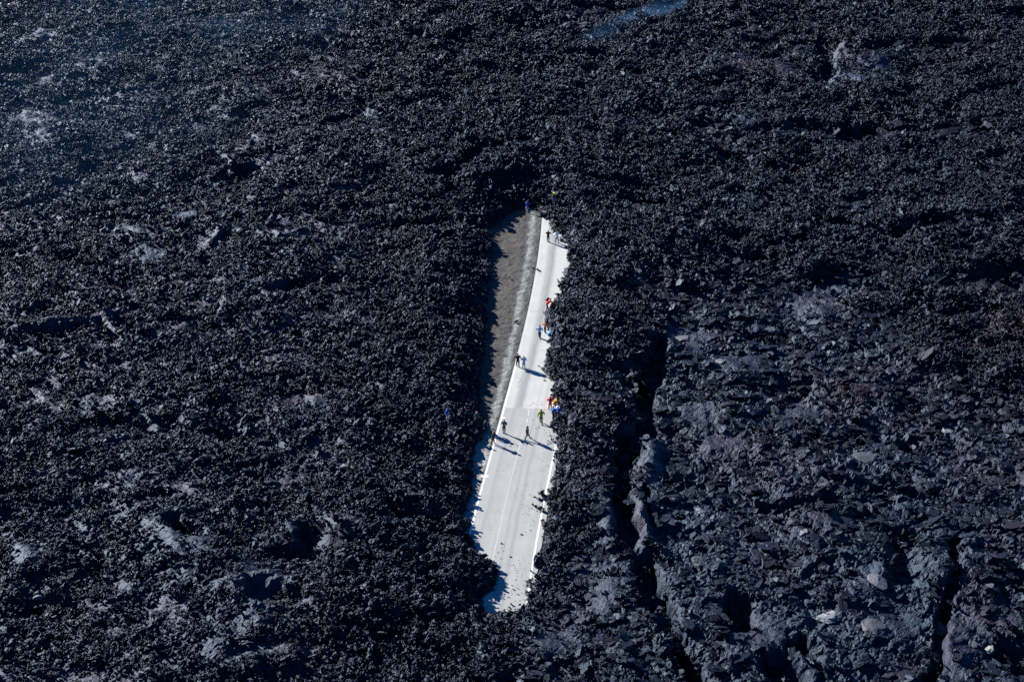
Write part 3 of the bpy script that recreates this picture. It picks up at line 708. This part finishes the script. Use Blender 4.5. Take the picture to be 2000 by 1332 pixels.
e, q = person(1011.5, 716.5, 350, 'person in black with a dark bag walking beside a long pale coat', BLACK, BLACK, lean=.06, stride=.14, arms=('out', 'swing'), hair=(.02, .015, .015), h=1.82)
carried('handbag', e, q['wri'][0] + Vector((0, .03, -.20)), (.12, .28, .24), cloth(NAVY), 'dark bag hanging from the hand of the black-clad walker', 'bag')
person(1023.2, 718.5, 330, 'person in a long pale blue coat on the road beside the black-clad walker', (.26, .42, .66), (.03, .08, .18), coat=.42, arms=('phone', 'down'), stride=.05, lean=.02, h=1.66)
e, q = person(1056.6, 827, 5, 'person in a lime green jacket and dark trousers striding away up the road', (.23, .33, .02), (.018, .025, .018), stride=.28, lean=.06, arms=('swing', 'swing'), h=1.9)
person(1074.5, 800, 340, 'person in a red jacket and red trousers standing at the lava edge', (.56, .012, .05), (.48, .012, .04), hood=(.56, .012, .05), stride=.05, arms=('phone', 'phone'), h=1.8)
person(1084.5, 798, 60, 'person in a mustard orange jacket bent down at the lava edge behind the red one', (.45, .20, .02), (.10, .10, .08), lean=.65, crouch=.4, arms=('fwd', 'fwd'), hair=(.14, .07, .03))
person(1079.5, 818.5, 60, 'person in a mid blue jacket and black trousers seen from behind at the lava edge', (.015, .13, .36), BLACK, stride=.10, lean=.1, arms=('fwd', 'fwd'), h=1.76)
e, q = person(1091.5, 816, 80, 'person in a royal blue jacket with a white pack half hidden at the lava edge', (.02, .06, .36), NAVY, lean=.35, crouch=.25, arms=('fwd', 'fwd'), onlava=True)
carried('daypack', e, q['chest'] + q['td'] * .14 - q['fwd'] * .25, (.32, .18, .38), cloth((.66, .70, .78)), 'small white pack on the back of the royal blue jacket', 'backpack', 1).rotation_euler.rotate_axis('X', -.35)
person(1080, 842, 60, 'person in black sitting low on the lava edge below the mid blue jacket', BLACK, BLACK, crouch=.7, lean=.2, arms=('fwd', 'fwd'), hood=BLACK)
person(984.5, 845.5, 190, 'person in a teal grey jacket facing the camera on the left edge line', (.05, .11, .12), BLACK, arms=('phone', 'phone'), stride=.08, lean=0, hair=(.09, .07, .06), h=1.82)
person(1029.5, 857.5, 75, 'person in a dark hooded jacket in mid stride across the middle of the road', CHAR, BLACK, stride=.30, lean=.10, arms=('down', 'down'), hood=CHAR, h=1.78)
person(962.5, 866.5, 120, 'person in dark clothes with an orange hood at the left gravel edge', (.03, .04, .045), BLACK, hood=(.45, .13, .03), lean=.22, stride=.12, arms=('fwd', 'fwd'), h=1.7)
person(931, 828, 140, 'person in dark teal with a pink scarf on the lava left of the gravel', (.02, .05, .07), (.03, .035, .04), onlava=True, hood=(.55, .22, .24), lean=.1)
person(947, 845, 120, 'person in dark navy at the lava edge just left of the orange hood', NAVY, NAVY, onlava=True, hair=(.10, .07, .05), lean=.15, stride=.1)
person(874.5, 818, 110, 'person in a cobalt blue jacket and white trousers alone on the left lava', (.015, .06, .30), (.45, .48, .52), onlava=True, crouch=.5, lean=.3, arms=('fwd', 'fwd'))
finish_skins()
for o in list(C.objects):
    if o.type == 'EMPTY' and o.name.startswith('person') and False: pass

# ------------------------------------------------------------------ stones on the road, pale slabs in the lava
def stone(px, py, sz, label, seed, name='lava_stone', mat=None, flat=.75, onlava=False, cat='stone', grp='loose lava stones on the road', hi=True, tilt=.3):
    r = np.random.default_rng(seed)
    v, f = rock(r, sz * r.uniform(1.0, 1.35), sz * r.uniform(.7, 1.0), sz * flat, hi, 12, .05)
    v = v @ np.array(Euler((r.uniform(-tilt, tilt), r.uniform(-tilt, tilt), r.uniform(0, 6.28))).to_matrix()).T
    if onlava: x, y, z = hit(px, py); z += sz * flat * .10; clear(x, y + .3 * sz, sz * 1.6); clear(x, y - sz, sz * 1.3)
    else: x, y = at(px, py); z = (0 if -3.72 < lat(x, y) < 4.12 else -.12); z -= v[:, 2].min() + .01
    m = mesh_np(name, v, f.ravel(), 3, mat or M_STONE, False)
    o = link(bpy.data.objects.new(name, m)); o.location = (x, y, z)
    return tag(o, label, cat, grp)
def mat_stone(name, c, sc_=3.0):
    n = N(name); p = n.n('ShaderNodeTexCoord').outputs['Object']
    f = n.noise(p, sc_, 6, .72)
    col = n.mix(1.0, c, n.ramp_val(n.math('MULTIPLY_ADD', f, 1.4, .3)), 'MULTIPLY')
    n.bump(f, .12, .8)
    return n.done(col, .6, .4)
M_STONE = mat_stone('dark_stone', (.03, .03, .036))
ST_ = [(1057.5,966,.42,'largest dark stone lying on the right edge line of the near road'),(1063,969,.26,'angular stone touching the lava beside the largest stone on the right edge line'),
 (1052,963.5,.15,'small stone just up the road from the largest stone on the edge line'),(1044,971,.17,'small stone alone left of the largest stone on the edge line'),
 (1053.5,976,.24,'long stone just below the largest stone on the right edge line'),(1061,975.5,.22,'stone between the edge line and the lava below the largest stone'),
 (1041,986.5,.17,'upper left stone of the slanting row across the right lane'),(1046,991,.26,'second stone from the left in the slanting row across the right lane'),
 (1053,995,.30,'middle stone of the slanting row across the right lane'),(1060,999,.30,'stone on the edge line at the lower end of the slanting row'),
 (1057,990.5,.14,'small stone above the slanting row beside the edge line'),
 (1059.5,1018.5,.26,'rounded stone on the right edge line halfway to the near end of the road'),(1060.5,1025,.40,'big stone sitting on the pale strip beside the right edge line'),
 (1037,1116,.17,'single stone on the right edge line near the near end of the road'),(1035.5,1136.5,.34,'biggest stone of the last cluster on the right edge line'),
 (1030,1143,.19,'left stone of the last cluster on the right edge line'),(1036,1148,.26,'lowest stone of the last cluster on the right edge line'),
 (999,1181.5,.16,'stone near the left lava mound at the near end of the road'),(994.5,1187,.14,'lowest loose stone at the near end of the road'),
 (1018,1044,.10,'pebble alone in the middle of the near road'),(979,1061,.11,'pebble beside the faint centre line of the near road'),(996.5,1087,.12,'pebble in the middle of the road near its near end'),
 (1052,715,.13,'stone alone on the pale road in front of the dark shadow of the couple'),(1062.5,743,.13,'stone at the edge of the pale road below the shadow of the couple'),
 (1048.5,527.5,.22,'dark stone on the thin edge line of the far road'),(1041,524,.20,'dark stone on the grey shoulder beside the far edge line'),
 (994,542,.22,'single dark stone in the brown gravel of the verge'),(1008,629,.30,'dark stone on the pale gravel strip of the verge'),(954,828,.20,'dark stone in the gravel above the orange hood')]
for i, (px, py, s, lb) in enumerate(ST_): stone(px, py, s, lb, 100 + i)
M_PALE = mat_stone('pale_slab', (.25, .26, .26), 2.2); M_CREAM = mat_stone('cream_slab', (.22, .22, .19), 2.2); M_GREY = mat_stone('grey_slab', (.10, .105, .115), 2.6)
M_DKBL = mat_stone('dark_slab', (.045, .05, .06), 2.0)
G2 = 'large slabs standing out of the broken lava crust'
for px, py, s, lb, mt, fl in [(1613,1206,1.15,'largest pale grey slab in the broken crust near the bottom of the lava',M_PALE,.16),(1930,1264,.85,'cream coloured block among broken crust in the lower right corner',M_CREAM,.4),
 (1410,707,.75,'pale grey slab in the flat crust right of the dark cleft',M_GREY,.35),(1333,661,1.1,'long pale slab lying at the upper end of the dark cleft',M_GREY,.25),(1321,755,.5,'small pale slab right of the dark cleft below the long slab',M_GREY,.5),
 (1371,1000,.8,'thin upright pointed slab in the middle of the flat crust',M_GREY,.5),(1465,805,.8,'grey slab among rubble in the middle of the flat crust',M_DKBL,.4),(1568,1045,.9,'upright grey block in rubble above the dark pit',M_GREY,.6),
 (1690,900,1.7,'broad dark slab with a ragged edge in the right half of the crust',M_DKBL,.22),(1365,1102,1.1,'rounded dark boulder below the end of the ridge',M_DKBL,.5),(1550,1240,1.5,'dark blue smooth block between two pits',M_DKBL,.5),
 (1715,1135,1.1,'ribbed grey slab in the lower right of the crust',M_GREY,.3),(1850,845,.9,'grey slab near the right edge of the flat crust',M_GREY,.35),(1700,1225,1.6,'flat dark blue slab beside the largest pale slab',M_DKBL,.25),
 (1835,1230,1.2,'smooth dark block beside the long crack at the lower right',M_DKBL,.5),(671,911,.6,'pale slab lying alone in the lava left of the road',M_GREY,.35),(70,1166,.8,'pale flat slab at the lower left of the lava',M_GREY,.35)]:
    stone(px, py, s, lb, int(px), 'lava_slab', mt, fl, True, 'slab', G2, True, .12)
# tiny crumbs: nobody could count them
def crumbs():
    r = np.random.default_rng(9); V, Fs, o = [], [], 0
    for cx, cy, sx, sy, n, s0, s1 in [(1040,1000,16,26,60,.02,.06),(1015,1120,22,40,90,.02,.06),(1030,1150,10,20,50,.02,.07),(975,1080,12,20,40,.02,.06),(1000,1165,16,18,60,.02,.08),(1060,880,14,30,60,.02,.05),
                                      (1050,840,20,14,30,.02,.06),(1060,700,10,40,30,.02,.06),(1062,970,8,14,40,.03,.09),(1055,993,10,8,40,.03,.08),(1035,1138,7,7,40,.03,.08),(1075,860,8,20,40,.03,.08),(1075,560,16,40,30,.02,.05),(990,960,30,80,60,.015,.04),(1003,870,12,5,20,.03,.07)]:
        for _ in range(int(n * .55)):
            x, y = at(r.normal(cx, sx * .7), r.normal(cy, sy * .7))
            u = float(lat(x, y))
            if not -3.6 < u < 4.1: continue
            v, f = rock(r, *(r.uniform(s0, s1) * .8 * r.uniform(.7, 1.3, 3))); v = v + (x, y, -v[:, 2].min())
            V.append(v); Fs.append(f + o); o += len(v)
    m = mesh_np('loose_crumbs', np.concatenate(V), np.concatenate(Fs).ravel(), 3, M_STONE, False)
    tag(link(bpy.data.objects.new('loose_crumbs', m)), 'small black lava crumbs scattered over the pale road', 'lava crumbs', kind='stuff')
crumbs()

make_rubble()

# ------------------------------------------------------------------ drifts of volcanic steam
def vol_mat(name, col, dens, noise_scale=None, aniso=0.0, thr=.45):
    m = bpy.data.materials.new(name); m.use_nodes = True; t = m.node_tree; t.nodes.clear()
    o = t.nodes.new('ShaderNodeOutputMaterial'); v = t.nodes.new('ShaderNodeVolumePrincipled')
    v.inputs['Color'].default_value = (*col, 1); v.inputs['Density'].default_value = dens; v.inputs['Anisotropy'].default_value = aniso
    t.links.new(v.outputs[0], o.inputs['Volume'])
    if noise_scale:
        tc = t.nodes.new('ShaderNodeTexCoord'); nz = t.nodes.new('ShaderNodeTexNoise'); nz.inputs['Scale'].default_value = noise_scale; nz.inputs['Detail'].default_value = 4
        t.links.new(tc.outputs['Object'], nz.inputs['Vector'])
        ln_ = t.nodes.new('ShaderNodeVectorMath'); ln_.operation = 'LENGTH'; t.links.new(tc.outputs['Object'], ln_.inputs[0])
        fo = t.nodes.new('ShaderNodeMapRange'); fo.inputs[1].default_value = 1; fo.inputs[2].default_value = .2; t.links.new(ln_.outputs['Value'], fo.inputs[0])
        th = t.nodes.new('ShaderNodeMapRange'); th.inputs[1].default_value = thr; th.inputs[2].default_value = .75; t.links.new(nz.outputs['Fac'], th.inputs[0])
        a = t.nodes.new('ShaderNodeMath'); a.operation = 'MULTIPLY'; t.links.new(fo.outputs[0], a.inputs[0]); t.links.new(th.outputs[0], a.inputs[1])
        b = t.nodes.new('ShaderNodeMath'); b.operation = 'MULTIPLY'; b.inputs[1].default_value = dens; t.links.new(a.outputs[0], b.inputs[0]); t.links.new(b.outputs[0], v.inputs['Density'])
    return m
def steam(px, py, rx, ry, rz, dens, label, rz_=0.0, ns=2.5, thr=.42):
    bm = bmesh.new(); bmesh.ops.create_icosphere(bm, subdivisions=3, radius=1)
    m = bpy.data.meshes.new('steam'); bm.to_mesh(m); bm.free(); m.materials.append(vol_mat('steam_air', (.16, .50, 1.0), dens, ns, 0, thr))
    o = link(bpy.data.objects.new('steam', m)); x, y = at(px, py, 2.0); o.location = (x, y, 2.0); o.scale = (rx, ry, rz); o.rotation_euler.z = R(rz_)
    return tag(o, label, 'steam', kind='stuff')
steam(1250, 38, 15, 2.6, 2.0, .11, 'thin bluish steam wisp drifting off the lava near the top of the view', 42, 2.4, .34)
steam(420, 25, 32, 28, 7, .0075, 'faint bluish steam over the lava in the upper left')
steam(60, 200, 42, 50, 7, .0045, 'faint bluish steam hanging over the far left lava', 0, 2, .3)
